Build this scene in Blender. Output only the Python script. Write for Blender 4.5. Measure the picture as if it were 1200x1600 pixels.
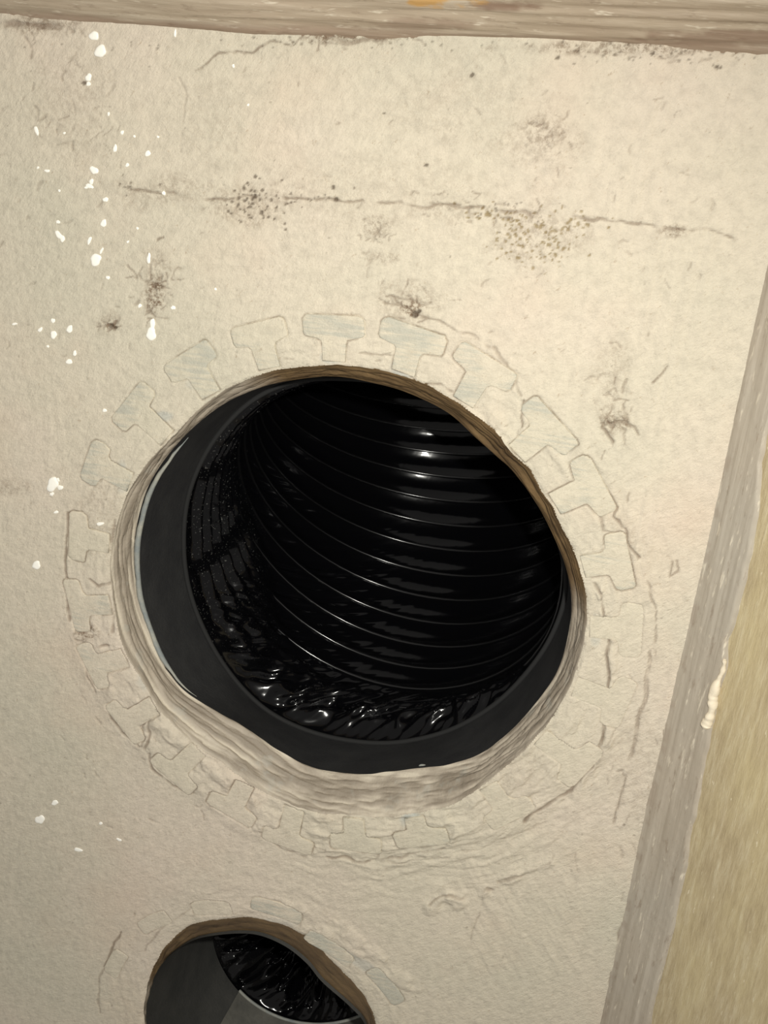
import bpy, math, random
import numpy as np
from mathutils import Matrix, Vector

for o in list(bpy.data.objects):
    bpy.data.objects.remove(o)
scene = bpy.context.scene
C = scene.collection

# ------------------------------------------------------------------ camera
W, H, F = 1200.0, 1600.0, 1800.0
DIST = 0.39
n_c = np.array([-.26, -.36, .90]); n_c /= np.linalg.norm(n_c)       # wall normal in camera axes
a_, = [.106]
dn = np.array([-a_, -1.0, -(a_*.26 + .36)/.9]); dn -= n_c*dn.dot(n_c); dn /= np.linalg.norm(dn)
up_c = -dn
right_c = np.cross(up_c, n_c)
# world axes: X = right along wall, Z = up along wall, -Y = out of wall
R = np.array([right_c, -n_c, up_c])          # rows: world axes in camera axes -> R @ v_cam = v_world
cam_pos = R @ np.array([0, 0, DIST])         # look point (pixel 600,800) is the world origin
cam = bpy.data.cameras.new('camera')
cam.sensor_fit = 'VERTICAL'; cam.sensor_height = 24.0; cam.lens = F/H*24.0
cam.clip_start = .005; cam.clip_end = 20
cam_o = bpy.data.objects.new('camera', cam); C.objects.link(cam_o)
M4 = Matrix([[*R[0], cam_pos[0]], [*R[1], cam_pos[1]], [*R[2], cam_pos[2]], [0, 0, 0, 1]])
cam_o.matrix_world = M4
scene.camera = cam_o

# ------------------------------------------------------------------ world, flash, exposure
wd = bpy.data.worlds.new('world'); scene.world = wd; wd.use_nodes = True
wd.node_tree.nodes['Background'].inputs[0].default_value = (1, .96, .90, 1)
wd.node_tree.nodes['Background'].inputs[1].default_value = .33
fl = bpy.data.lights.new('phone_flash', 'SPOT')
fl.energy = 7.1; fl.color = (1.0, .978, .90); fl.spot_size = math.radians(118); fl.spot_blend = 1.0
fl.shadow_soft_size = .004
fo = bpy.data.objects.new('phone_flash', fl); C.objects.link(fo)
fpos = R @ np.array([.022, .018, DIST])
faim = np.array([-.07, 0, -.10])
fo.location = fpos
fo.rotation_euler = (Vector(faim) - Vector(fpos)).to_track_quat('-Z', 'Y').to_euler()
vs = scene.view_settings
vs.view_transform = 'Standard'; vs.look = 'None'; vs.gamma = 1; vs.use_curve_mapping = False
vs.exposure = 0.0

# ------------------------------------------------------------------ measuring helpers
def ray(px, py):
    return R @ np.array([(px-W/2)/F, -(py-H/2)/F, -1.0])
def on_depth(px, py, y=0.0):                 # the point of plane Y = y seen at a photo position
    d = ray(px, py); t = (y-cam_pos[1])/d[1]
    return cam_pos + d*t
def on_plane(px, py, p0, n):
    d = ray(px, py); t = np.dot(p0-cam_pos, n)/np.dot(d, n)
    return cam_pos + d*t
def to_px(P):
    q = (P-cam_pos) @ R                      # camera axes
    return W/2 + F*q[..., 0]/-q[..., 2], H/2 - F*q[..., 1]/-q[..., 2]

rng = np.random.RandomState(7)
random.seed(7)
_perm = rng.rand(8, 256, 256)
def vnoise(x, y, k=0):
    xi = np.floor(x).astype(int); yi = np.floor(y).astype(int)
    fx = x-xi; fy = y-yi
    fx = fx*fx*(3-2*fx); fy = fy*fy*(3-2*fy)
    T = _perm[k % 8]
    a = T[xi & 255, yi & 255]; b = T[(xi+1) & 255, yi & 255]
    c = T[xi & 255, (yi+1) & 255]; d = T[(xi+1) & 255, (yi+1) & 255]
    return (a*(1-fx)+b*fx)*(1-fy) + (c*(1-fx)+d*fx)*fy - .5
def fbm(x, y, o=4, k=0):
    s = 0; a = 1.0
    for i in range(o):
        s = s + a*vnoise(x*2**i + 17.3*i, y*2**i + 9.1*i, k+i); a *= .5
    return s
def sstep(a, b, x):
    t = np.clip((x-a)/(b-a), 0, 1); return t*t*(3-2*t)
def poly_dist(px, py, pts):
    d = np.full(px.shape, 1e9)
    for (x0, y0), (x1, y1) in zip(pts[:-1], pts[1:]):
        dx, dy = x1-x0, y1-y0; L = dx*dx+dy*dy+1e-9
        t = np.clip(((px-x0)*dx+(py-y0)*dy)/L, 0, 1)
        d = np.minimum(d, np.hypot(px-x0-t*dx, py-y0-t*dy))
    return d
def inside(px, py, poly):
    r = np.zeros(px.shape, bool); n = len(poly); j = n-1
    for i in range(n):
        xi, yi = poly[i]; xj, yj = poly[j]
        c = ((yi > py) != (yj > py)) & (px < (xj-xi)*(py-yi)/(yj-yi+1e-12)+xi)
        r ^= c; j = i
    return r
def smooth_closed(pts, n):                   # closed Catmull-Rom resampled evenly
    P = np.array(pts, float); m = len(P); out = []
    for i in range(m):
        p0, p1, p2, p3 = P[i-1], P[i], P[(i+1) % m], P[(i+2) % m]
        for t in np.linspace(0, 1, 12, endpoint=False):
            out.append(.5*((2*p1)+(p2-p0)*t+(2*p0-5*p1+4*p2-p3)*t*t+(3*p1-p0-3*p2+p3)*t**3))
    out = np.array(out); seg = np.linalg.norm(np.diff(np.vstack([out, out[:1]]), axis=0), axis=1)
    s = np.concatenate([[0], np.cumsum(seg)]); q = np.linspace(0, s[-1], n, endpoint=False)
    o2 = np.vstack([out, out[:1]])
    return np.stack([np.interp(q, s, o2[:, k]) for k in range(P.shape[1])], 1)

# ------------------------------------------------------------------ materials
def mat(name):
    m = bpy.data.materials.new(name); m.use_nodes = True
    nt = m.node_tree; return m, nt, nt.nodes['Principled BSDF']
def nd(nt, t, **kw):
    n = nt.nodes.new(t)
    for k, v in kw.items(): setattr(n, k, v)
    return n
def srgb(r, g, b):
    f = lambda c: (c/255/12.92) if c/255 <= .04045 else ((c/255+.055)/1.055)**2.4
    return (f(r), f(g), f(b), 1)
def coords(nt, scale=(1, 1, 1), rot=(0, 0, 0)):
    tc = nd(nt, 'ShaderNodeTexCoord'); mp = nd(nt, 'ShaderNodeMapping')
    mp.inputs['Rotation'].default_value = rot
    nt.links.new(tc.outputs['Object'], mp.inputs[0])
    m2 = nd(nt, 'ShaderNodeMapping'); m2.inputs['Scale'].default_value = scale
    nt.links.new(mp.outputs[0], m2.inputs[0]); return m2.outputs[0]
def noise(nt, vec, scale, detail=4, rough=.6, dist=0):
    n = nd(nt, 'ShaderNodeTexNoise'); n.inputs['Scale'].default_value = scale
    n.inputs['Detail'].default_value = detail; n.inputs['Roughness'].default_value = rough
    n.inputs['Distortion'].default_value = dist
    nt.links.new(vec, n.inputs['Vector']); return n.outputs[0]
def ramp(nt, fac, stops):
    r = nd(nt, 'ShaderNodeValToRGB'); e = r.color_ramp.elements
    while len(e) < len(stops): e.new(.5)
    for i, (p, c) in enumerate(stops): e[i].position = p; e[i].color = c if len(c) == 4 else (*c, 1)
    nt.links.new(fac, r.inputs[0]); return r.outputs[0]
def mix(nt, fac, a, b, mode='MIX'):
    n = nd(nt, 'ShaderNodeMix', data_type='RGBA', blend_type=mode)
    for s, v in ((0, fac), (6, a), (7, b)):
        if hasattr(v, 'is_output'): nt.links.new(v, n.inputs[s])
        else: n.inputs[s].default_value = v
    return n.outputs[2]
def math_(nt, op, a, b=0.0, clamp=False):
    n = nd(nt, 'ShaderNodeMath', operation=op, use_clamp=clamp)
    for s, v in ((0, a), (1, b)):
        if hasattr(v, 'is_output'): nt.links.new(v, n.inputs[s])
        else: n.inputs[s].default_value = v
    return n.outputs[0]
def attr(nt, name, typ='GEOMETRY'):
    n = nd(nt, 'ShaderNodeAttribute', attribute_type=typ, attribute_name=name); return n.outputs['Fac']
def bump(nt, h, strength, distance, normal=None):
    b = nd(nt, 'ShaderNodeBump'); b.inputs['Strength'].default_value = strength
    b.inputs['Distance'].default_value = distance; nt.links.new(h, b.inputs['Height'])
    if normal is not None: nt.links.new(normal, b.inputs['Normal'])
    return b.outputs[0]
BW = lambda v: (v, v, v, 1)

def plaster_colour(nt, vec):
    big = noise(nt, vec, 9, 3, .55)
    base = ramp(nt, big, [(.33, srgb(204, 197, 178)), (.5, srgb(212, 202, 183)), (.66, srgb(216, 203, 186))])
    fine = noise(nt, vec, 260, 4, .7)
    f = ramp(nt, fine, [(.30, BW(.86)), (.55, BW(1)), (.75, BW(1.05))])
    col = mix(nt, 1.0, base, f, 'MULTIPLY')
    pits = ramp(nt, noise(nt, coords(nt, (1, 1, .55), (0, -.7, 0)), 640, 3, .8), [(.63, BW(0)), (.74, BW(.5))])
    return mix(nt, pits, col, srgb(160, 138, 112))
def plaster_relief(nt):
    h1 = noise(nt, coords(nt, (1, 1, .5), (0, -.75, 0)), 620, 5, .75); h2 = noise(nt, coords(nt, (1, 1, .3)), 240, 3, .6)
    b1 = bump(nt, h1, .75, .0012)
    return bump(nt, h2, .12, .0008, b1)

# painted plaster of the wall
M_WALL, nt, bs = mat('painted_plaster')
v = coords(nt)
col = plaster_colour(nt, v)
pinky = ramp(nt, noise(nt, v, 16, 4, .6), [(.52, BW(0)), (.75, BW(.35))])
col = mix(nt, pinky, col, srgb(212, 188, 166))
scr = attr(nt, 'scrape')
col = mix(nt, scr, col, srgb(176, 182, 178))
smud = math_(nt, 'MULTIPLY', attr(nt, 'smudge'), ramp(nt, noise(nt, v, 420, 5, .85), [(.44, BW(.03)), (.58, BW(1))]), True)
col = mix(nt, smud, col, srgb(122, 102, 82))
col = mix(nt, attr(nt, 'gold'), col, srgb(138, 118, 76))
col = mix(nt, attr(nt, 'crack'), col, srgb(104, 80, 62))
col = mix(nt, attr(nt, 'speck'), col, srgb(86, 72, 58))
nt.links.new(col, bs.inputs['Base Color'])
bs.inputs['Roughness'].default_value = .62; bs.inputs['Specular IOR Level'].default_value = .28
nt.links.new(plaster_relief(nt), bs.inputs['Normal'])

# tabs: the same paint, scraped to blue-grey by an amount set on each tab
M_TAB, nt, bs = mat('painted_flange_tab')
v = coords(nt)
col = plaster_colour(nt, v)
st = noise(nt, coords(nt, (.16, 1, 1.8)), 420, 4, .7)
patch = noise(nt, v, 55, 2, .5)
k = math_(nt, 'ADD', math_(nt, 'MULTIPLY', st, .9), math_(nt, 'MULTIPLY', patch, .9))
k = math_(nt, 'ADD', k, attr(nt, 'scrape', 'OBJECT'))
sf = ramp(nt, k, [(.97, BW(0)), (1.0, BW(.75))])
# ramps clamp at 1, so shift the value into range
k2 = math_(nt, 'MULTIPLY', k, .6)
sf = ramp(nt, k2, [(.565, BW(0)), (.67, BW(.72))])
col = mix(nt, sf, col, srgb(174, 174, 164))
col = mix(nt, .12, col, srgb(208, 204, 178))
nt.links.new(col, bs.inputs['Base Color'])
bs.inputs['Roughness'].default_value = .62; bs.inputs['Specular IOR Level'].default_value = .28
nt.links.new(plaster_relief(nt), bs.inputs['Normal'])

# lining of the cut hole: taupe paint, brown on the upper arc as painted-in shade
M_LIN, nt, bs = mat('hole_edge_plaster')
v = coords(nt)
st = attr(nt, 'streak')
c1 = ramp(nt, st, [(.15, srgb(142, 131, 116)), (.5, srgb(172, 161, 145)), (.85, srgb(200, 190, 172))])
c1 = mix(nt, ramp(nt, noise(nt, v, 90, 4, .6), [(.62, BW(0)), (.68, BW(.25))]), c1, srgb(166, 168, 160))
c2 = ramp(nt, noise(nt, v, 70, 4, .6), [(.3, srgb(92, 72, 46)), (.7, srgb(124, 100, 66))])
col = mix(nt, attr(nt, 'brown_shade'), c1, c2)
nt.links.new(col, bs.inputs['Base Color'])
bs.inputs['Roughness'].default_value = .6
nt.links.new(bump(nt, noise(nt, v, 350, 5, .65), .5, .001), bs.inputs['Normal'])

def plain(name, rgb, rough, spec=.5, bscale=None, bdist=.0005, var=None):
    m, nt, bs = mat(name)
    v = coords(nt)
    if var:
        c = ramp(nt, noise(nt, v, var[1], 4, .65), [(.35, srgb(*rgb)), (.7, srgb(*var[0]))])
        nt.links.new(c, bs.inputs['Base Color'])
    else:
        bs.inputs['Base Color'].default_value = srgb(*rgb)
    bs.inputs['Roughness'].default_value = rough; bs.inputs['Specular IOR Level'].default_value = spec
    if bscale: nt.links.new(bump(nt, noise(nt, v, bscale, 4, .6), .5, bdist), bs.inputs['Normal'])
    return m
M_SLEEVE = plain('black_plastic_sleeve', (50, 50, 51), .6, .3, 700, .0004, ((62, 62, 62), 60))
M_SLEEVE2 = plain('dark_grey_sleeve', (60, 60, 58), .65, .25, 700, .0004, ((74, 73, 70), 50))
M_LINER = plain('grey_plastic_liner', (84, 83, 78), .6, .3, 400, .0005, ((112, 109, 101), 70))
M_EDGE = plain('grey_cut_plastic_edge', (132, 138, 138), .6, .4, 500, .0005, ((170, 168, 156), 120))
M_LIP = plain('dark_grey_plastic_lip', (46, 46, 46), .75, .15)
M_WIRE = plain('black_wire_under_foil', (16, 16, 17), .2, .9)
M_SPOT = plain('white_paint', (250, 247, 238), .5, .4, 500, .0004)
M_BLOB = plain('cream_paint_blob', (226, 214, 192), .5, .4, 300, .0008)

M_FOIL, nt, bs = mat('black_plastic_foil')
bs.inputs['Roughness'].default_value = .13; bs.inputs['Specular IOR Level'].default_value = .30
v = coords(nt)
ds_ = math_(nt, 'MULTIPLY', attr(nt, 'dust'), ramp(nt, noise(nt, v, 1100, 2, .7), [(.64, BW(0)), (.72, BW(.7))]))
nt.links.new(mix(nt, ds_, srgb(8, 8, 10), srgb(120, 120, 116)), bs.inputs['Base Color'])
nt.links.new(bump(nt, noise(nt, v, 120, 2, .5, .4), .08, .0012), bs.inputs['Normal'])

# side wall: bare yellow-brown board with vertical grain
M_BOARD, nt, bs = mat('yellow_brown_board')
gv = coords(nt, (1, 1, .16))
g = noise(nt, gv, 420, 6, .75); bg = noise(nt, coords(nt, (1, 1, .4)), 34, 5, .65)
c = ramp(nt, g, [(.25, srgb(152, 135, 104)), (.5, srgb(180, 164, 131)), (.75, srgb(206, 195, 166))])
c = mix(nt, ramp(nt, bg, [(.45, BW(0)), (.7, BW(.6))]), c, srgb(200, 185, 142))
c = mix(nt, ramp(nt, noise(nt, coords(nt, (1, 1, .3)), 700, 2, .6), [(.70, BW(0)), (.76, BW(.55))]), c, srgb(232, 222, 196))
nt.links.new(c, bs.inputs['Base Color']); bs.inputs['Roughness'].default_value = .6
nt.links.new(bump(nt, g, .5, .0012), bs.inputs['Normal'])

# taupe paint on the strip and the band overhead
def taupe(name, scale_vec, cols):
    m, nt, bs = mat(name)
    g = noise(nt, coords(nt, scale_vec), 300, 5, .65)
    c = ramp(nt, g, [(.25, srgb(*cols[0])), (.5, srgb(*cols[1])), (.78, srgb(*cols[2]))])
    b = noise(nt, coords(nt), 14, 3, .6)
    c = mix(nt, ramp(nt, b, [(.4, BW(0)), (.7, BW(.5))]), c, srgb(*cols[3]))
    fl_ = ramp(nt, noise(nt, coords(nt, tuple(min(1, k*3) for k in scale_vec)), 520, 3, .7), [(.60, BW(0)), (.68, BW(.6))])
    c = mix(nt, fl_, c, srgb(222, 212, 192))
    dk_ = ramp(nt, noise(nt, coords(nt, tuple(min(1, k*4) for k in scale_vec)), 430, 4, .75), [(.32, BW(.5)), (.42, BW(0))])
    c = mix(nt, dk_, c, srgb(128, 110, 92))
    c = mix(nt, attr(nt, 'stain_shade'), c, srgb(120, 92, 74))
    c = mix(nt, attr(nt, 'gold'), c, srgb(196, 146, 62))
    nt.links.new(c, bs.inputs['Base Color']); bs.inputs['Roughness'].default_value = .55
    nt.links.new(bump(nt, g, .45, .0010), bs.inputs['Normal'])
    return m
M_STRIP = taupe('taupe_painted_margin', (1, 1, .06), [(160, 149, 133), (172, 161, 145), (190, 180, 164), (168, 162, 150)])
M_CEIL = taupe('taupe_painted_band', (.06, 1, 1), [(146, 130, 110), (176, 161, 140), (208, 196, 176), (170, 151, 131)])

# ------------------------------------------------------------------ mesh helpers
def mesh(name, verts, faces, m, parent=None, attrs=None, smooth=True):
    me = bpy.data.meshes.new(name)
    V = np.asarray(verts, np.float32)
    if isinstance(faces, np.ndarray):
        nf, k = faces.shape
        me.vertices.add(len(V)); me.vertices.foreach_set('co', V.ravel())
        me.loops.add(nf*k); me.loops.foreach_set('vertex_index', faces.ravel().astype(np.int32))
        me.polygons.add(nf)
        me.polygons.foreach_set('loop_start', np.arange(0, nf*k, k, dtype=np.int32))
        me.update(calc_edges=True); me.validate()
    else:
        me.from_pydata([tuple(map(float, p)) for p in V], [], faces)
    me.polygons.foreach_set('use_smooth', np.full(len(me.polygons), smooth))
    if attrs:
        for k, a in attrs.items():
            at = me.attributes.new(k, 'FLOAT', 'POINT')
            at.data.foreach_set('value', np.asarray(a, np.float32).ravel())
    me.materials.append(m); me.update()
    o = bpy.data.objects.new(name, me); C.objects.link(o)
    if parent is not None:
        o.parent = parent; o.matrix_parent_inverse = Matrix.Translation(-parent.location)
    return o
def grid_faces(nr, nc, closed=False, flip=False):
    i, j = np.meshgrid(np.arange(nr-1), np.arange(nc if closed else nc-1), indexing='ij')
    j2 = (j+1) % nc
    f = np.stack([i*nc+j, i*nc+j2, (i+1)*nc+j2, (i+1)*nc+j], -1).reshape(-1, 4)
    return f[:, ::-1].copy() if flip else f
def empty(name, loc):
    e = bpy.data.objects.new(name, None); C.objects.link(e); e.location = loc; e.empty_display_size = .02
    return e
def tag(o, label, cat=None, kind=None, group=None):
    o['label'] = label
    if cat: o['category'] = cat
    if kind: o['kind'] = kind
    if group: o['group'] = group
def tube(pts, rad, n=8, closed=False):
    P = np.asarray(pts, float); m = len(P)
    rad = np.full(m, rad) if np.isscalar(rad) else np.asarray(rad)
    T = (np.roll(P, -1, 0)-np.roll(P, 1, 0)) if closed else np.gradient(P, axis=0)
    T /= np.linalg.norm(T, axis=1)[:, None]
    ref = np.array([.13, .97, .2]); A = np.cross(T, ref); A /= np.linalg.norm(A, axis=1)[:, None]
    B = np.cross(T, A); th = np.linspace(0, 2*np.pi, n, endpoint=False)
    V = P[:, None] + rad[:, None, None]*(np.cos(th)[None, :, None]*A[:, None]+np.sin(th)[None, :, None]*B[:, None])
    V = V.reshape(-1, 3)
    f = grid_faces(m, n, True)
    if closed:
        j = np.arange(n); f = np.vstack([f, np.stack([(m-1)*n+j, (m-1)*n+(j+1) % n, (j+1) % n, j], 1)])
    return V, f

# ------------------------------------------------------------------ outlines read off the photograph
BIG = [(510,570),(430,580),(370,600),(320,632),(270,680),(225,730),(195,780),(178,830),(172,880),(178,950),(195,1015),(225,1070),(262,1120),(310,1165),(360,1200),(400,1230),(450,1255),(520,1272),(590,1277),(650,1272),(710,1255),(770,1215),(830,1160),(870,1110),(900,1050),(915,990),(917,950),(905,890),(880,825),(850,770),(810,715),(770,670),(730,640),(690,615),(640,592),(580,577)]
BIG_BACK = [(520,588),(440,597),(390,612),(345,634),(300,670),(262,712),(232,760),(214,820),(209,880),(216,940),(236,1000),(262,1050),(290,1082),(332,1108),(382,1138),(432,1172),(485,1200),(560,1210),(640,1203),(700,1195),(750,1180),(800,1140),(840,1095),(870,1050),(886,1000),(893,945),(886,893),(868,845),(840,790),(800,735),(750,690),(700,645),(640,615),(590,600)]
BIG_END = [(520,588),(450,596),(390,625),(340,675),(305,735),(287,800),(286,880),(302,950),(335,1020),(380,1080),(432,1122),(500,1150),(580,1163),(650,1158),(720,1136),(790,1090),(850,1020),(882,950),(886,890),(866,820),(820,745),(760,680),(690,630),(610,597)]
SMALL = [(400,1436),(340,1437),(290,1450),(252,1490),(230,1540),(225,1600),(235,1680),(265,1755),(320,1810),(390,1830),(465,1820),(530,1780),(575,1720),(592,1650),(583,1590),(565,1552),(530,1515),(490,1475),(450,1450)]
SMALL_BACK = [(400,1456),(345,1457),(300,1468),(258,1500),(234,1545),(228,1600),(240,1670),(270,1735),(325,1785),(390,1805),(460,1795),(520,1760),(560,1710),(580,1650),(572,1598),(548,1568),(505,1530),(480,1500),(445,1473)]
NB = 360
big = np.array([on_depth(*p) for p in smooth_closed(BIG, NB)])
small = np.array([on_depth(*p) for p in smooth_closed(SMALL, 240)])
def rot_start(P, c):          # start the loop at angle 0 and run counter-clockwise, resampled on angle
    a = np.arctan2(P[:, 2]-c[2], P[:, 0]-c[0]); r = np.hypot(P[:, 2]-c[2], P[:, 0]-c[0])
    o = np.argsort(a); a = a[o]; r = r[o]
    q = np.linspace(-np.pi, np.pi, len(P), endpoint=False)
    rr = np.interp(q, np.concatenate([a-2*np.pi, a, a+2*np.pi]), np.concatenate([r, r, r]))
    return q, rr
cb = big.mean(0); cs = small.mean(0)
angb, rb = rot_start(big, cb); angs, rs = rot_start(small, cs)
rb = rb + (.0006+.0011*np.exp(-((angb+2.2)/.6)**2)+.0010*np.exp(-((angb-.75)/.3)**2))*fbm(np.cos(angb)*11+20, np.sin(angb)*11+20, 4, 2)
rs = rs + .0007*fbm(np.cos(angs)*9+50, np.sin(angs)*9+50, 4, 3)
r_of_b = lambda a: np.interp(a, np.append(angb, np.pi), np.append(rb, rb[0]))
r_of_s = lambda a: np.interp(a, np.append(angs, np.pi), np.append(rs, rs[0]))
print('hole r', rb.min(), rb.max(), cb, 'small', rs.min(), rs.max(), cs)

# corner lines of the wall
tr0, tr1 = on_depth(0, 27), on_depth(1200, 80)
rt0, rt1 = on_depth(1200, 458), on_depth(945, 1600)

# flange tabs: bar centre on the photograph, bar half length, scrape amount, proudness (mm)
TABS = [(521,511,46,.10,.40),(405,521,43,.02,.38),(297,566,44,.10,.36),(209,636,44,.06,.34),(149,724,38,.10,.3),
        (122,838,44,-.12,.42),(121,946,48,.0,.4),(147,1040,44,-.05,.4),(197,1128,44,-.25,.5),(272,1208,46,-.25,.55),
        (362,1264,46,-.25,.55),(449,1312,46,-.3,.55),(555,1317,45,-.25,.5),(658,1309,48,.0,.45),
        (644,527,48,.10,.40),(757,574,46,.05,.42),(858,666,46,.06,.42),(926,760,46,-.02,.42),(968,877,44,.03,.38),
        (985,985,44,-.2,.12),(965,1098,44,-.3,.12),(905,1195,44,-.3,.14),(795,1270,44,-.3,.16)]
PXM = DIST/F                     # metres per photo pixel at the look point
def tab_outline(t):
    px, py, hl, sc, pr = t
    c = on_depth(px, py)
    a = math.atan2(c[2]-cb[2], c[0]-cb[0]); rad = np.array([math.cos(a), math.sin(a)]); tan = np.array([-rad[1], rad[0]])
    rc = math.hypot(c[0]-cb[0], c[2]-cb[2]); rin = float(r_of_b(a))
    L = hl*PXM*1.06; hb = 16*PXM*1.08; sw = 19*PXM
    low = -(rc-rin)+.0012
    # (tangential, radial) half profile: rounded bar then stem
    prof = []
    for q in np.linspace(90, -60, 9):
        prof.append((L-.55*hb+.55*hb*math.cos(math.radians(q)), (hb-.55*hb)+.55*hb*math.sin(math.radians(q)) if q > 0 else -(hb-.55*hb)*.8+.55*hb*math.sin(math.radians(q))))
    for q in np.linspace(0, 1, 4):
        prof.append((sw+ (L-.55*hb-sw)*.35*(1-q)**2, -hb*1.0-(.0012*q)))
    prof.append((sw*.95, low))
    full = prof + [(-x, y) for x, y in prof[::-1]]
    pts = []
    for i, (x, y) in enumerate(full):
        j = .00022
        x += rng.uniform(-j, j); y += rng.uniform(-j, j)
        p = rad*y + tan*x
        pts.append((c[0]+p[0], c[2]+p[1]))
    return c, np.array(pts)
tabs = [(t, *tab_outline(t)) for t in TABS]
# bars of the flange of the lower hole
TABS2 = [(432,1420,46,.14,.35),(516,1480,46,.14,.35),(604,1540,40,.17,.35),(240,1440,36,-.1,.25),(180,1505,34,-.15,.25),(330,1418,38,-.2,.2)]
def bar_outline(t):
    px, py, hl, sc, pr = t
    c = on_depth(px, py)
    a = math.atan2(c[2]-cs[2], c[0]-cs[0]); rad = np.array([math.cos(a), math.sin(a)]); tan = np.array([-rad[1], rad[0]])
    L = hl*PXM*1.1; hb = 15*PXM*1.1; pts = []
    for k in range(24):
        q = 2*math.pi*k/24
        x = L*np.sign(math.cos(q))*abs(math.cos(q))**.35; y = hb*np.sign(math.sin(q))*abs(math.sin(q))**.35
        x += rng.uniform(-2, 2)*1e-4; y += rng.uniform(-2, 2)*1e-4
        y -= x*x/(2*.055)
        p = rad*y+tan*x; pts.append((c[0]+p[0], c[2]+p[1]))
    return c, np.array(pts)
tabs2 = [(t, *bar_outline(t)) for t in TABS2]

# ------------------------------------------------------------------ the plastered wall
def axis_pts(a, b, lo, hi, fine, coarse):
    n = int((b-a)/fine); mid = np.linspace(a, b, n)
    return np.concatenate([np.arange(lo, a-1e-6, coarse), mid, np.arange(b+coarse, hi, coarse)])
corners = np.array([on_depth(*p) for p in ((0,0),(1200,0),(0,1600),(1200,1600))])
u0, u1 = corners[:, 0].min()-.006, max(rt0[0], rt1[0], tr1[0])+.004
v0, v1 = corners[:, 2].min()-.006, max(tr0[2], tr1[2])+.004
U = axis_pts(u0, u1, u0-.22, u1+.001, .00043, .006)
V = axis_pts(v0, v1, v0-.25, v1+.001, .00043, .006)
print('grid', len(U), len(V))
gu, gv = np.meshgrid(U, V)                         # rows: v
PX, PY = to_px(np.stack([gu, np.zeros_like(gu), gv], -1))
warp_x = PX + 7*fbm(PX/34, PY/34, 4, 1); warp_y = PY + 8*fbm(PX/30+90, PY/30+31, 4, 4)
h = np.zeros_like(gu)                              # metres, towards the room
crack = np.zeros_like(gu); smudge = np.zeros_like(gu); speck = np.zeros_like(gu)
gold = np.zeros_like(gu); scrape = np.zeros_like(gu)
db = np.hypot(gu-cb[0], gv-cb[2]); ab = np.arctan2(gv-cb[2], gu-cb[0]); edge_b = db - r_of_b(ab)
ds = np.hypot(gu-cs[0], gv-cs[2]); as_ = np.arctan2(gv-cs[2], gu-cs[0]); edge_s = ds - r_of_s(as_)

# broad waves and grain
h += .0010*fbm(gu*14+3, gv*14+8, 3, 0)*sstep(.0, .03, edge_b)
h += .00010*fbm(gu*800, gv*800, 2, 3)
# vertical brush marks on the right and left
mr = sstep(700, 1050, PX)*sstep(1500, 1100, PY)
ks = (rt1[0]-rt0[0])/(rt1[2]-rt0[2])
h += .00055*mr*sstep(-.3,.4,fbm(gu*50,gv*25,2,7))*fbm((gu-ks*gv)*520, gv*12, 3, 5)
ml = sstep(380, 60, PX)
h += .00014*ml*fbm(gu*430+3*fbm(gu*30,gv*30,2,1), gv*30, 3, 6)*sstep(-.2,.4,fbm(gu*40,gv*25,2,4)+.1)
# trowel marks running round the hole
ringm = sstep(.034, .008, edge_b)
h += .00035*ringm*fbm(ab*13, edge_b*620, 3, 2)
lr = ringm*sstep(-.2, -.7, ab)*sstep(-1.75, -1.2, ab)
lr2 = sstep(.055, .01, edge_b)*sstep(-.05, -.5, ab)*sstep(-2.0, -1.3, ab)
h += .00150*lr2*fbm(ab*7+4, edge_b*330+2*fbm(gu*60, gv*60, 2, 1), 3, 4)
# chunky fill around the lower left of the flange
ll = sstep(.026, .016, edge_b)*sstep(-1.2, -1.6, ab)*sstep(-2.95, -2.6, ab)
h += ll*(.0006 + .0011*fbm(gu*170, gv*170, 3, 7))
h += sstep(.026, .020, edge_b)*.00022
# smears around the lower hole
sm = sstep(.036, .006, edge_s)
h += .0005*sm*fbm(as_*9, edge_s*420, 3, 1)
# swirl of trowel marks between the holes, right
tw = sstep(640, 760, PX)*sstep(1290, 1400, PY)*sstep(1560, 1480, PY)*sstep(960, 880, PX)
h += .00035*tw*fbm((gu+.7*gv)*380, (gv-.7*gu)*40, 3, 3)

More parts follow.
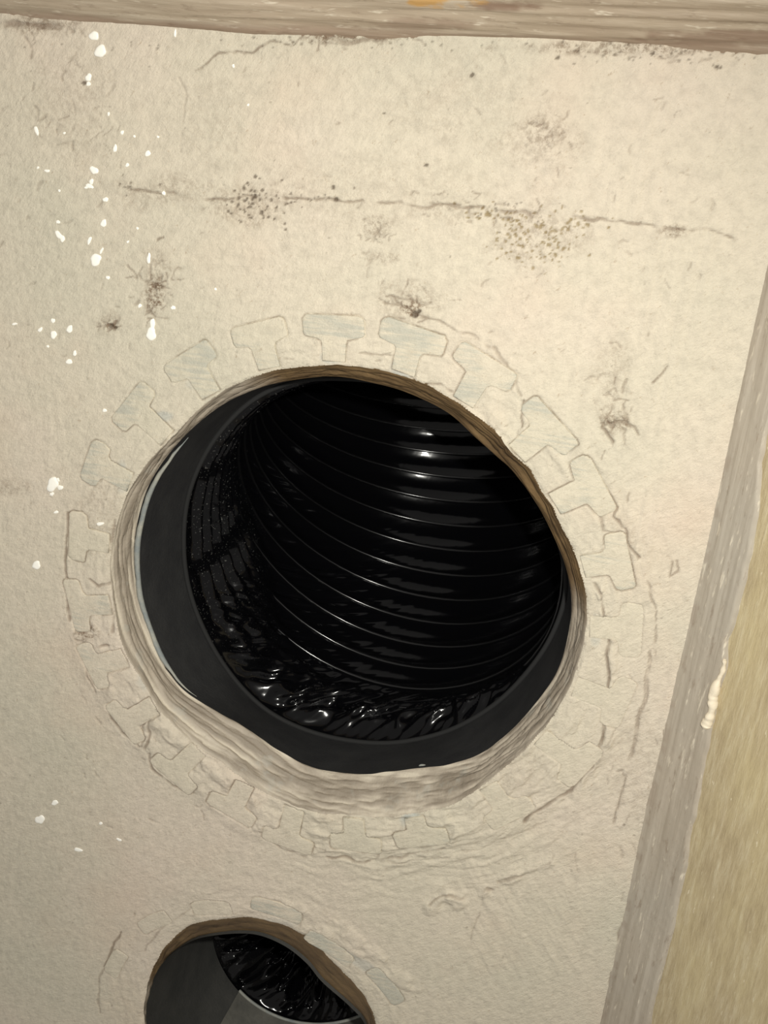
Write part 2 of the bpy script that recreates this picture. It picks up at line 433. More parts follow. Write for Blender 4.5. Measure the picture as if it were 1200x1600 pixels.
def draw(arr, pts, w, amt, depth=0.0, broken=.35, soft=1.0, warp=True):
    global h
    P = np.array(pts, float)
    m = (PX > P[:, 0].min()-25) & (PX < P[:, 0].max()+25) & (PY > P[:, 1].min()-25) & (PY < P[:, 1].max()+25)
    if not m.any(): return
    x = (warp_x if warp else PX)[m]; y = (warp_y if warp else PY)[m]
    d = poly_dist(x, y, pts)
    ww = w*(1+.9*fbm(PX[m]/18, PY[m]/18, 2, 5))
    k = sstep(ww*(1+soft)*.5+.6, ww*.25, d)
    b = sstep(.05-broken, .62-broken, fbm(PX[m]/24+7, PY[m]/24, 3, 2)+.12)
    if arr is not None: arr[m] = np.maximum(arr[m], amt*k*b)
    if depth: h[m] -= depth*k*b
CR = [  # polyline, width px, darkness, depth m
 ([(200,300),(255,304),(300,312),(350,312),(380,308),(440,310),(500,312),(560,313),(620,316),(660,322),(700,322),(745,325),(790,330),(830,331),(870,338),(920,345),(960,346),(1000,348),(1030,355),(1060,359),(1100,356),(1150,372)], 2.2, .55, .0006),
 ([(310,108),(335,82),(400,78),(430,66),(458,72),(475,52),(482,40)], 1.6, .6, .0005),
 ([(478,44),(520,42),(560,47),(600,50),(640,54)], 10, .6, .0008),
 ([(500,55),(540,66),(600,62)], 5, .5, .0005),
 ([(0,36),(60,38),(90,44),(110,48)], 7, .5, .0007),
 ([(40,60),(50,80),(48,92)], 3, .4, .0003),
 ([(275,118),(290,145),(285,190),(282,240)], 1.5, .2, .0003),
 ([(925,912),(938,935),(947,975),(952,1010),(950,1060),(948,1110),(942,1150),(925,1200),(890,1240),(850,1262),(820,1282)], 3.0, .62, .0009),
 ([(1012,905),(1022,950),(1022,1005),(1012,1075),(1003,1115),(990,1180),(972,1235),(958,1292)], 2.0, .45, .0005),
 ([(1020,1010),(1000,1120),(985,1190)], 1.6, .35, .0004),
 ([(670,1412),(700,1398),(730,1400),(762,1388),(770,1393)], 2.6, .45, .0006),
 ([(778,1382),(805,1368),(830,1366),(858,1350),(865,1340)], 2.4, .4, .0006),
 ([(755,1400),(745,1440),(738,1465)], 1.4, .25, .0003),
 ([(965,645),(958,670),(948,655),(940,668),(960,690)], 2.5, .6, .0007),
 ([(930,640),(945,665),(968,660),(990,668),(997,678)], 2.2, .55, .0006),
 ([(955,535),(965,533),(970,540)], 1.8, .4, .0003),
 ([(1022,602),(1045,572)], 2.6, .6, .0006),
 ([(1042,870),(1055,880),(1058,895),(1045,900),(1048,872)], 2.0, .5, .0004),
 ([(600,470),(630,480),(648,490),(690,505),(735,520),(765,545)], 2.0, .45, .0005),
 ([(640,590),(650,598),(690,606),(705,612)], 2.0, .5, .0004),
 ([(560,555),(610,552)], 1.6, .4, .0003),
 ([(820,628),(815,650),(818,665)], 2.2, .6, .0005),
 ([(770,545),(790,570),(805,600),(815,620)], 2.2, .4, .0005),
 ([(910,715),(930,745),(950,770),(962,790),(955,805),(975,825),(985,850),(1000,870)], 2.6, .6, .0007),
 ([(935,800),(940,830),(960,835)], 2.2, .45, .0005),
 ([(105,800),(104,870),(105,925),(108,970)], 2.6, .65, .0006),
 ([(140,905),(150,915),(175,912)], 2.6, .6, .0006),
 ([(120,1000),(140,1005),(150,1012),(172,1008)], 2.6, .6, .0006),
 ([(135,1020),(142,1060),(150,1080)], 2.2, .6, .0006),
 ([(180,810),(176,850),(175,920),(178,985)], 2.2, .5, .0005),
 ([(165,1100),(190,1145),(215,1165)], 2.4, .6, .0007),
 ([(220,1165),(224,1130),(240,1120),(225,1170)], 2.0, .55, .0006),
 ([(235,1180),(240,1205),(270,1230),(310,1240)], 2.4, .6, .0007),
 ([(405,1300),(440,1325),(480,1340)], 2.0, .5, .0006),
 ([(480,1338),(490,1325),(512,1325)], 2.2, .55, .0005),
 ([(512,1340),(560,1347),(590,1345),(596,1325),(585,1310)], 2.4, .6, .0006),
 ([(597,1345),(650,1335),(690,1328),(705,1320)], 2.0, .45, .0004),
 ([(595,1350),(700,1340),(780,1315),(850,1290)], 1.4, .25, .0003),
 ([(300,1420),(250,1450),(225,1485)], 1.6, .3, .0004),
 ([(162,1508),(170,1490),(190,1462)], 2.8, .6, .0005),
 ([(158,1580),(155,1540),(162,1510)], 1.8, .35, .0004),
 ([(210,1440),(210,1428)], 2.6, .6, .0004),
 ([(470,1442),(468,1452)], 4, .6, .0005),
 ([(580,1520),(600,1530),(630,1562)], 2.0, .5, .0006),
 ([(988,1365),(998,1395),(1000,1420)], 2.4, .6, .0006),
 ([(1010,1290),(1000,1330),(985,1400),(975,1450),(968,1480),(955,1540)], 4, .5, .0008),
 ([(780,1075),(786,1085),(795,1088)], 2.0, .6, .0003),
]
for i, (pts, w, amt, dp) in enumerate(CR): draw(crack, pts, w, amt, dp, .62 if i in (1, 7, 25) else .38)
# short scratches and flecks
def strokes(n, x, y, sx, sy, lo, hi, amt, ang, spread, uni=False):
    for _ in range(n):
        cx_, cy_ = (rng.uniform(x-sx, x+sx), rng.uniform(y-sy, y+sy)) if uni else (rng.normal(x, sx), rng.normal(y, sy))
        a = ang+rng.normal(0, spread); L = rng.uniform(lo, hi)/2; b = a+rng.normal(0, .5)
        draw(crack, [(cx_-L*math.cos(a), cy_+L*math.sin(a)), (cx_, cy_), (cx_+L*math.cos(b), cy_-L*math.sin(b))], rng.uniform(.8, 1.8), amt*rng.uniform(.5, 1), .0003, .7)
strokes(90, 560, 330, 560, 240, 5, 16, .36, .8, .6, True)
strokes(34, 240, 455, 18, 26, 6, 22, .62, .9, .9)
strokes(12, 172, 510, 10, 4, 6, 14, .7, .4, .8)
strokes(22, 640, 478, 26, 14, 8, 24, .5, -.3, .7)
strokes(20, 850, 208, 26, 20, 6, 18, .45, .5, .9)
strokes(22, 958, 640, 18, 44, 6, 22, .5, 1.2, .8)
strokes(18, 590, 352, 20, 18, 6, 16, .45, .6, .9)
strokes(30, 540, 52, 50, 12, 6, 26, .6, .2, .8)
strokes(24, 90, 130, 50, 60, 8, 24, .35, 1.4, .6)
strokes(26, 980, 1130, 40, 120, 8, 30, .35, 1.3, .35)
strokes(30, 1000, 84, 130, 8, 5, 16, .45, .3, .9)
strokes(26, 760, 325, 50, 10, 6, 20, .5, -.2, .6)
strokes(24, 240, 1180, 90, 60, 6, 16, .35, -.8, .5)
# raised plaster crumbs beside the lower cracks
for pts, w, hh in [([(672,1416),(695,1406),(720,1408)], 12, .0011), ([(700,1400),(760,1392)], 7, .0007), ([(790,1376),(860,1348)], 7, .0007),
                   ([(930,918),(955,1000),(958,1100),(950,1160),(900,1242)], 9, .0008), ([(500,1450),(545,1478),(600,1512),(650,1545)], 12, .0009),
                   ([(430,1402),(520,1440),(600,1500)], 8, .0007), ([(640,1295),(690,1285),(705,1305)], 14, .0011), ([(770,660),(800,690),(830,668)], 14, .0009),
                   ([(720,650),(760,672),(800,705)], 9, .0010), ([(235,1115),(290,1160),(330,1200),(400,1245)], 10, .0008), ([(820,640),(900,760)], 6, .0004)]:
    draw(None, pts, w, 0, -hh, .45, 1.6)
# smudges, specks
def blob(arr, x, y, rx, ry, amt, ang=0):
    m = (np.abs(PX-x) < 2.2*max(rx, ry)) & (np.abs(PY-y) < 2.2*max(rx, ry))
    c, s = math.cos(ang), math.sin(ang); dx, dy = PX[m]-x, PY[m]-y
    q = ((dx*c+dy*s)/rx)**2 + ((dy*c-dx*s)/ry)**2 + .9*fbm(PX[m]/22, PY[m]/22, 4, 3)
    arr[m] = np.maximum(arr[m], amt*sstep(1.3, .1, q))
for a in [(240,458,22,34,.95),(248,440,30,60,.35),(172,510,13,6,1),(170,505,26,20,.35),(640,480,28,14,.9),(648,490,8,6,1.4),(640,470,60,36,.35),
          (960,655,26,34,.65),(955,590,34,60,.3),(850,205,44,34,.5),(835,220,80,60,.25),(840,365,90,55,.35),(400,318,75,42,.4),(590,350,26,20,.5),
          (600,405,30,14,.4),(1050,362,26,12,.6),(545,50,80,20,1.0),(1000,75,230,12,.7),(70,40,66,20,.7),(110,160,70,100,.22),(150,800,40,90,.25),
          (135,990,22,14,.95),(780,1225,14,10,.8),(800,1210,50,40,.2),(15,760,40,16,.45),(60,1300,140,200,.06),(250,300,90,30,.35),(690,330,80,24,.25),(560,640,1,1,0),
          (975,860,40,60,.25),(1000,1200,60,90,.2),(340,200,60,90,.15),(720,160,150,80,.15),(600,300,300,60,.15),(180,860,20,60,.4)]:
    blob(smudge, *a)
def dots(arr, x, y, sx, sy, n, r0, r1, amt, dep=.0003):
    for _ in range(n):
        px, py = rng.normal(x, sx), rng.normal(y, sy); r = rng.uniform(r0, r1); el = rng.uniform(.5, 1); an = rng.uniform(-.2, 1.3)
        m = (np.abs(PX-px) < 9) & (np.abs(PY-py) < 9)
        c, s = math.cos(an), math.sin(an); dx, dy = PX[m]-px, PY[m]-py
        q = np.hypot((dx*c-dy*s), (dx*s+dy*c)/el)
        k = sstep(r+1.0, r-.6, q); arr[m] = np.maximum(arr[m], amt*k); h[m] -= dep*k
dots(speck, 400, 318, 26, 16, 70, 1.2, 2.8, .75)
dots(speck, 470, 310, 40, 8, 16, 1, 2.4, .6); dots(speck, 200, 292, 22, 8, 10, 1, 2.6, .6)
dots(gold, 845, 372, 34, 22, 150, 1.0, 2.6, .75); dots(gold, 770, 335, 26, 8, 26, 1.5, 3, .8); dots(speck, 780, 333, 30, 10, 14, 1, 2.2, .6)
dots(gold, 905, 352, 14, 5, 12, 1.6, 3, .7)
for x, y, r in [(737,117,4.5),(871,90,5),(520,293,3.5),(524,312,3.5),(1120,105,4),(1126,106,3),(666,258,4),(1020,84,4),(600,178,2.5),(648,491,6.5),(130,130,4),(655,487,4),(172,510,4),(180,513,3)]:
    dots(speck, x, y, .5, .5, 2, r*.6, r, .75)
dots(speck, 600, 70, 280, 7, 46, 1, 2.4, .55); dots(speck, 1050, 86, 110, 8, 40, 1, 2.6, .55)
dots(speck, 1000, 1390, 14, 60, 20, 1, 2.2, .45)
for _ in range(260):
    dots(speck, rng.uniform(0, 1150), rng.uniform(90, 1580), 1, 1, 1, .7, 1.7, rng.uniform(.15, .45), .0001)
# tabs sit in shallow pockets with a groove round them
for (t, c, pl) in tabs + tabs2:
    m = (gu > pl[:, 0].min()-.004) & (gu < pl[:, 0].max()+.004) & (gv > pl[:, 1].min()-.004) & (gv < pl[:, 1].max()+.004)
    x, y = gu[m], gv[m]; loop = [tuple(p) for p in pl] + [tuple(pl[0])]
    ins = inside(x, y, pl); d = poly_dist(x, y, loop)
    hm = h[m]; hm = np.where(ins, np.minimum(hm, -.0002), hm)
    vis = t[4]/.42
    gr = sstep(.00075, .0001, d)*np.where(ins, .3, 1)*min(1, vis)
    h[m] = hm - .0003*gr
    wv = sstep(-.22, .3, fbm(x*160, y*160, 3, 6))
    crack[m] = np.maximum(crack[m], .62*gr*wv)
# blue-grey scraped paint near the edge between stems
for x, y, rx, ry, a in [(640,1282,18,12,.8),(930,985,10,26,.35),(190,745,10,26,.5),(245,560,1,1,0),(225,1060,14,20,.4),(520,560,20,10,.5),(630,575,20,16,.6),(255,650,16,10,.5),(310,600,18,12,.35),
                        (880,700,14,10,.3),(960,865,16,18,.4),(555,1500,44,9,.35),(440,1440,30,8,.25)]:
    blob(scrape, x, y, rx, ry, a, .5 if x in (555,) else 0)
# rounded lip into the holes
h -= .0007*np.exp(-np.maximum(edge_b, 0)/.0011) + .0007*np.exp(-np.maximum(edge_s, 0)/.0011)
# plaster edge softens into the side corner
cell = .00043
gu2, gv2 = gu.copy(), gv.copy()
for (c, e, ang, rf) in ((cb, edge_b, ab, r_of_b), (cs, edge_s, as_, r_of_s)):
    m = np.abs(e) < .55*cell
    gu2[m] = c[0] + np.cos(ang[m])*rf(ang[m]); gv2[m] = c[2] + np.sin(ang[m])*rf(ang[m])
keep_v = (edge_b > -.56*cell) & (edge_s > -.56*cell)
def keep_line(p, q, sign, marg):       # keep one side of a corner line
    t = np.array([q[0]-p[0], q[2]-p[2]]); t /= np.linalg.norm(t); nrm = np.array([-t[1], t[0]])
    return sign*((gu-p[0])*nrm[0]+(gv-p[2])*nrm[1]) < marg
keep_v &= keep_line(tr0, tr1, 1, .004) & keep_line(rt0, rt1, 1, .004)
f = grid_faces(len(V), len(U))
f = f[keep_v.ravel()[f].all(1)]
used = np.zeros(gu.size, bool); used[f.ravel()] = True
remap = np.cumsum(used)-1
vv = np.stack([gu2, -h, gv2], -1).reshape(-1, 3)[used]
f = remap[f]
pick = lambda a: a.ravel()[used]
wall = mesh('wall_front', vv, f, M_WALL, attrs=dict(crack=pick(crack), smudge=pick(smudge), speck=pick(speck), gold=pick(gold), scrape=pick(scrape)))
tag(wall, 'cream painted plaster wall with two round duct holes', kind='structure')
def h_at(x, z):
    j = np.clip(np.searchsorted(U, x), 1, len(U)-1); i = np.clip(np.searchsorted(V, z), 1, len(V)-1)
    return h[i, j]

# ------------------------------------------------------------------ lining of the holes (thickness of the wall)
def ring_on(px_pts, depth, c, n):
    P = np.array([on_depth(x, y, depth) for x, y in smooth_closed(px_pts, n)])
    return P
def by_angle(P, c, q):
    a = np.arctan2(P[:, 2]-c[2], P[:, 0]-c[0]); r = np.hypot(P[:, 2]-c[2], P[:, 0]-c[0]); o = np.argsort(a); a = a[o]; r = r[o]
    return np.interp(q, np.concatenate([a-2*np.pi, a, a+2*np.pi]), np.concatenate([r, r, r]))
def lining(name, c, rf, back_px, depth, label, brown_shade_rng, nang=600, nd_=40):
    q = np.linspace(-np.pi, np.pi, nang, endpoint=False)
    Bk = ring_on(back_px, depth, c, 300); cc = Bk.mean(0)
    r1 = by_angle(Bk, cc, q); r0 = rf(q)
    t = np.linspace(0, 1, nd_)[:, None]
    cx = c[0]+(cc[0]-c[0])*t; cz = c[2]+(cc[2]-c[2])*t
    r = r0[None]*(1-t)+r1[None]*t
    nz = fbm(np.cos(q)[None]*4+t*6+40, np.sin(q)[None]*4+t*2+40, 3, 2)
    fine = fbm(np.cos(q)[None]*9+np.sin(q)[None]*5+30+0*t, t*13+np.sin(q)[None]*4+50, 4, 5)
    env = np.sin(np.pi*np.clip(t, 0, 1))**.6
    r = r + env*(.0016*nz+.0012*fine)
    hb_ = h_at(c[0]+(r0+.0004)*np.cos(q), c[2]+(r0+.0004)*np.sin(q))
    r[0] += .0004
    X = cx+r*np.cos(q)[None]; Z = cz+r*np.sin(q)[None]; Y = depth*t+(.0002-hb_[None])*(1-t)+0*X
    X -= (.0016*np.abs(nz)*sstep(.8, 1, t)*sstep(-.2, -1, q)[None])*np.cos(q)[None]; Z -= (.0016*np.abs(nz)*sstep(.8, 1, t)*sstep(-.2, -1, q)[None])*np.sin(q)[None]
    brown_shade = sstep(brown_shade_rng[0], brown_shade_rng[0]+.25, q)*sstep(brown_shade_rng[1], brown_shade_rng[1]-.25, q)  # arc of the rim whose shade is put into the brown colour
    brown_shade = brown_shade[None]*np.ones_like(X)
    stk = np.clip(.42+.8*fine+.4*nz+.35*sstep(.80, .9, t+.10*nz)*sstep(-.7, -1.2, q)[None]*sstep(-2.2, -1.8, q)[None], 0, 1)
    o = mesh(name, np.stack([X, Y, Z], -1).reshape(-1, 3), grid_faces(nd_, nang, True, True), M_LIN, wall, dict(brown_shade=brown_shade, streak=stk))
    o['label'] = label
    return cc, q, r1
D1 = .013
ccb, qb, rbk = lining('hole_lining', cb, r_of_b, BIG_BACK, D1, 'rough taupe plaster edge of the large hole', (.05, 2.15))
D2 = .011
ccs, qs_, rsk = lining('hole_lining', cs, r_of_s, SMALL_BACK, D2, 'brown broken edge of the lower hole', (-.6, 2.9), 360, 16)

# ------------------------------------------------------------------ large collar: sleeve, cut edge, lip, T-shaped tabs
col1 = empty('duct_collar', tuple(ccb))
tag(col1, 'large black duct collar with T-shaped flange tabs under cream paint', 'collar')
DE = .052
End = ring_on(BIG_END, DE, ccb, 300); ce = End.mean(0)
re_ = by_angle(End, ce, qb)
print('sleeve end radius', re_.min(), re_.max(), ce, 'back', rbk.min(), rbk.max(), ccb)
nt_ = 12; t = np.linspace(0, 1, nt_)[:, None]
r = (rbk[None]+.0001)*(1-t)+(re_[None])*t
X = ccb[0]+(ce[0]-ccb[0])*t+r*np.cos(qb)[None]; Z = ccb[2]+(ce[2]-ccb[2])*t+r*np.sin(qb)[None]; Y = D1+(DE-D1)*t+0*X
mesh('sleeve', np.stack([X, Y, Z], -1).reshape(-1, 3), grid_faces(nt_, len(qb), True, True), M_SLEEVE, col1)
m = (np.abs(((qb-math.radians(186)+np.pi) % (2*np.pi))-np.pi) < math.radians(42))
idx = np.where(m)[0]; order = np.argsort((qb[idx] % (2*np.pi))); idx = idx[order]
k = np.linspace(-1, 1, len(idx)); wv = fbm(np.arange(len(idx))*.12, np.zeros(len(idx)), 3, 1)
rr = rbk[idx]-.0013+.0005*wv
P = np.stack([ccb[0]+rr*np.cos(qb[idx]), np.full(len(idx), D1+.0002), ccb[2]+rr*np.sin(qb[idx])], 1)
Vt, Ft = tube(P, .0010*(1-np.abs(k)**4)+.0001+.0003*wv, 8)
e1 = mesh('sleeve_edge', Vt, Ft, M_EDGE, col1); e1['label'] = 'pale grey cut edge of the sleeve'
rr = re_-.0007
P = np.stack([ce[0]+rr*np.cos(qb), np.full(len(qb), DE), ce[2]+rr*np.sin(qb)], 1)
Vt, Ft = tube(P, .0011, 8, True)
mesh('sleeve_lip', Vt, Ft, M_LIP, col1)
def tab_mesh(name, t, c, pl, parent):
    n = len(pl); cen = pl.mean(0); pr = t[4]*.001
    loops = []
    for sc, hh in ((1.0, -.0012), (1.0, pr*.55), (.975, pr*.9), (.93, pr), (.6, pr+.00005), (.25, pr)):
        q = cen+(pl-cen)*sc
        loops.append(np.stack([q[:, 0], np.full(n, -hh)+(.00009*fbm(q[:, 0]*300, q[:, 1]*300, 3, 2) if hh > 0 else 0), q[:, 1]], 1))
    Vv = np.vstack(loops+[np.array([[cen[0], -pr, cen[1]]])])
    F_ = [tuple(x) for x in grid_faces(len(loops), n, True)]
    last = (len(loops)-1)*n
    F_ += [(last+i, last+(i+1) % n, len(Vv)-1) for i in range(n)]
    o = mesh(name, Vv, F_, M_TAB, parent); o['scrape'] = float(t[3])
    return o
for (tt, c, pl) in tabs: tab_mesh('flange_tab', tt, c, pl, col1)
# small screw-hole pimple left in the sleeve by the lower edge
pc = on_depth(662, 1199, D1+.004)
th = np.linspace(0, 2*np.pi, 20, endpoint=False)
P = np.stack([pc[0]+.0016*np.cos(th), np.full(20, pc[1]), pc[2]+.0009*np.sin(th)], 1)
Vt, Ft = tube(P, .0005, 6, True)
mesh('rivet', Vt, Ft, M_EDGE, col1)

# ------------------------------------------------------------------ flexible duct behind the large hole
def bezier(P, t):
    P = [np.array(p, float) for p in P]; t = t[:, None]
    return P[0]*(1-t)**3+3*P[1]*t*(1-t)**2+3*P[2]*t*t*(1-t)+P[3]*t**3
def frames(path):
    T = np.gradient(path, axis=0); T /= np.linalg.norm(T, axis=1)[:, None]
    A = [np.array([1., 0, 0])]
    A[0] -= T[0]*A[0].dot(T[0]); A[0] /= np.linalg.norm(A[0])
    for k in range(1, len(T)):
        a = A[-1]-T[k]*A[-1].dot(T[k]); A.append(a/np.linalg.norm(a))
    A = np.array(A); return T, A, np.cross(A, T)
def flex(name, label, p0, r0, r1, ctrl, length_n, pitch, crump_len, parent_loc, crump=1.0, fold_amp=.0022, up_s=1.0, shard0=.03, sf=1.0):
    root = empty(name, parent_loc); tag(root, label, 'duct')
    t = np.linspace(0, 1, 3000); path = bezier([p0]+ctrl, t)
    s = np.concatenate([[0], np.cumsum(np.linalg.norm(np.diff(path, axis=0), axis=1))]); L = s[-1]
    n = length_n; q = np.linspace(0, L, n)
    path = np.stack([np.interp(q, s, path[:, k]) for k in range(3)], 1)
    T, A, B = frames(path)
    na = 640 if n > 500 else 420; th = np.linspace(-np.pi, np.pi, na, endpoint=False)
    S, TH = np.meshgrid(q, th, indexing='ij')
    r = r0(th)[None]*(1-sstep(0, crump_len*1.3, S)) + r1*sstep(0, crump_len*1.3, S)
    ph = ((S-TH/(2*np.pi)*pitch)/pitch) % 1.0
    lft = sstep(.1, -.8, np.cos(TH))*sstep(-.95, -.3, np.sin(TH)); body = sstep(crump_len*.5, crump_len*1.2, S/(1+1.3*lft))
    sag = np.sin(np.pi*ph)                                   # foil bellies out between wires
    r = r + body*.0016*sag
    cx, cy = np.cos(TH), np.sin(TH)
    # folds slanting across the bays, strongest low on the left
    side = sstep(.15, -.75, cx)*sstep(.95, .3, cy*up_s)
    sl = TH*9-S*270
    r = r + body*fold_amp*sag*(.01+.55*side*sstep(.10, .03, S))*(vnoise(sl*2.6+160, S*26+cx*.6, 1)*1.5+vnoise(sl*6+220, S*40, 2)*.7)
    # bunched start: ring-wise pleats on the left, sharp shards below
    cz = (1-body)*sstep(.003, .010, S)
    low = sstep(.35, .8, -cy*up_s)
    wob = .9*vnoise(cx*3+30, cy*3+30, 3)+.5*vnoise(cx*9+30, cy*9+30, 5)
    pl = np.abs(((S/.0055+wob) % 1.0)-.5)*2
    arc = TH*r1; al = arc*.92+S*.45; acx = S*.92-arc*.42
    wp = .5*vnoise(arc*160+40, S*160, 3)
    cr = 1-2*np.abs(vnoise(al*55*sf+300, acx*420*sf+60+wp, 4)) + .55*(1-2*np.abs(vnoise(al*150*sf+700, acx*640*sf+90+wp, 6)))
    if shard0 > .5: cr = cr + 1.3*np.abs(vnoise(arc*210+500, S*230+40+wp, 2)) - 1.1*np.abs(vnoise(arc*120+S*90+800, S*140-arc*60+90, 5))*2
    r = r - crump*cz*(.0042*pl*(1-.8*low)*(.25+.75*sstep(.4, -.5, cx)) + .0050*cr*(shard0+low))
    Vv = path[:, None]+r[..., None]*(cx[..., None]*A[:, None]+cy[..., None]*B[:, None])
    skin = mesh('foil_skin', Vv.reshape(-1, 3), grid_faces(n, na, True), M_FOIL, root, dict(dust=(1-body)*lft*sstep(.0, .004, S)))
    # helix of wire
    qs = np.arange(crump_len*.7, L, pitch/72.0)
    ang = (qs/pitch*2*np.pi)
    pp = np.stack([np.interp(qs, q, path[:, k]) for k in range(3)], 1)
    aa = np.stack([np.interp(qs, q, A[:, k]) for k in range(3)], 1); bb = np.stack([np.interp(qs, q, B[:, k]) for k in range(3)], 1)
    wr = r1-.0004
    P = pp+wr*(np.cos(ang)[:, None]*aa+np.sin(ang)[:, None]*bb)
    Vt, Ft = tube(P, .0007, 8)
    w = mesh('wire_coil', Vt, Ft, M_WIRE, root)
    return root, path
r_end = lambda th: np.interp(th, qb, re_, period=2*np.pi)+.0014
p0 = np.array([ce[0], DE-.003, ce[2]])
flex('flexible_duct', 'wide black foil flexible duct with wire coils behind the large hole', p0, r_end, float(re_.mean())*.97,
     [p0+np.array([.0, .045, .0]), p0+np.array([.022, .125, .02]), p0+np.array([-.035, .160, .20])], 680, .0088, .022, tuple(p0))

# ------------------------------------------------------------------ lower hole: collar with a cut sleeve, crumpled duct
col2 = empty('duct_collar', tuple(ccs))
tag(col2, 'smaller dark grey duct collar in the hole at the bottom', 'collar')
DE2 = .075
END2 = [(498+168*math.cos(k), 1442+160*math.sin(k)) for k in np.linspace(0, 2*np.pi, 24, endpoint=False)]
E2 = ring_on(END2, DE2, ccs, 300); ce2 = E2.mean(0); re2 = by_angle(E2, ce2, qs_)
print('small back', rsk.min(), rsk.max(), ccs, 'end', re2.min(), re2.max(), ce2)
nt_ = 14; t = np.linspace(0, 1, nt_)[:, None]
r = (rsk[None]+.0004)*(1-t)+re2[None]*t
X = ccs[0]+(ce2[0]-ccs[0])*t+r*np.cos(qs_)[None]; Z = ccs[2]+(ce2[2]-ccs[2])*t+r*np.sin(qs_)[None]; Y = (D2-.002)*(1-t)+DE2*t+0*X
mesh('sleeve', np.stack([X, Y, Z], -1).reshape(-1, 3), grid_faces(nt_, len(qs_), True, True), M_SLEEVE2, col2)
# a lighter grey liner lies in the bottom of the sleeve
a0 = math.atan2(*(on_depth(364, 1556, DE2)-ce2)[[2, 0]]); sel = np.linspace(a0, -.5, 80)
rl0 = np.interp(sel, qs_, rsk)-.0006; rl1 = np.interp(sel, qs_, re2)-.0008
r = rl0[None]*(1-t)+rl1[None]*t
X = ccs[0]+(ce2[0]-ccs[0])*t+r*np.cos(sel)[None]; Z = ccs[2]+(ce2[2]-ccs[2])*t+r*np.sin(sel)[None]; Y = (D2+.004)*(1-t)+(DE2-.0005)*t+0*X
o = mesh('sleeve_liner', np.stack([X, Y, Z], -1).reshape(-1, 3), grid_faces(nt_, len(sel), False, True), M_LINER, col2); o['label'] = 'lighter grey liner in the bottom of the sleeve'
rr = rl1-.0004
Vt, Ft = tube(np.stack([ce2[0]+rr*np.cos(sel), np.full(len(sel), DE2-.0005), ce2[2]+rr*np.sin(sel)], 1), .0008, 8)
o = mesh('liner_edge', Vt, Ft, M_EDGE, col2); o['label'] = 'pale cut edge of the liner'
for (tt, c, pl) in tabs2: tab_mesh('flange_tab', tt, c, pl, col2)
p1 = np.array([ce2[0], DE2-.004, ce2[2]])
r_end2 = lambda th: np.interp(th, qs_, re2, period=2*np.pi)+.0014
flex('flexible_duct', 'crumpled narrow black foil duct in the hole at the bottom', p1, r_end2, float(re2.mean())*.95,
     [p1+np.array([0, .03, 0]), p1+np.array([.0, .06, .02]), p1+np.array([.0, .09, .10])], 340, .0125, .06, tuple(p1), 1.7, .0022, 1.0, .9, 1.5)

# ------------------------------------------------------------------ side wall with painted margin, band overhead
def splay(e0, e1, ang, out_sign):
    """plane through the corner line e0-e1 that leans towards the room by ang"""
    ax = (e1-e0)/np.linalg.norm(e1-e0)
    side = np.cross(ax, np.array([0, 1., 0])); side *= out_sign*np.sign(side[0] if abs(side[0]) > abs(side[2]) else side[2])
    d = math.cos(ang)*side + math.sin(ang)*np.array([0, -1., 0])
    n = np.cross(ax, d); n *= -np.sign(n[1]); n *= 1
    if n[1] > 0: n = -n
    return ax, d, n
ax, dr, nr = splay(rt0, rt1, math.radians(46), 1)          # ax runs down
def sheet(name, e0, ax, d, n, a0, a1, lo, hi, na, nb, m, hf, attrs=None, flip=False):
    """strip along ax from a0 to a1, from lo(a) to hi(a) along d, raised hf(a, b) along n"""
    A = np.linspace(a0, a1, na); t = np.linspace(0, 1, nb)
    aa = A[:, None]+0*t[None]; bb = lo(A)[:, None]*(1-t[None])+hi(A)[:, None]*t[None]
    hh = hf(aa, bb, t[None]+0*aa)
    P = e0+aa[..., None]*ax+bb[..., None]*d+hh[..., None]*n
    f = grid_faces(na, nb)
    v0_ = P[0, 0]; nn = np.cross(P[1, 0]-v0_, P[0, 1]-v0_)
    if np.dot(nn, n) > 0: f = f[:, ::-1].copy()
    ats = {k: fn(aa, bb) for k, fn in (attrs or {}).items()}
    return mesh(name, P.reshape(-1, 3), f, m, attrs=ats)
z1 = lambda a: np.full_like(a, 0.0)
wr = sheet('wall_right', rt0, ax, dr, nr, -.14, .5, lambda a: np.full_like(a, -.002), lambda a: np.full_like(a, .30), 320, 160, M_BOARD,
           lambda a, b, t: .0002*fbm(b*260, a*40, 3, 2)+.0008*fbm(a*20, b*20, 2, 5))
tag(wr, 'bare yellow-brown board side wall right of the duct holes', kind='structure')
EDGE = [(1230,560),(1212,650),(1192,722),(1188,790),(1180,850),(1170,900),(1158,935),(1150,975),(1140,1000),(1138,1040),(1124,1090),(1112,1150),(1104,1200),(1094,1250),(1085,1290),(1076,1350),(1062,1420),(1042,1500),(1020,1600)]
ea, eb = [], []
for p in EDGE:
    q = on_plane(p[0], p[1], rt0, nr)-rt0; ea.append(q.dot(ax)); eb.append(q.dot(dr))
print('strip', np.round(eb, 4))
def strip_hi(a):
    w = np.interp(a, ea, eb); return w+.0011*fbm(a*110, a*0, 4, 3)
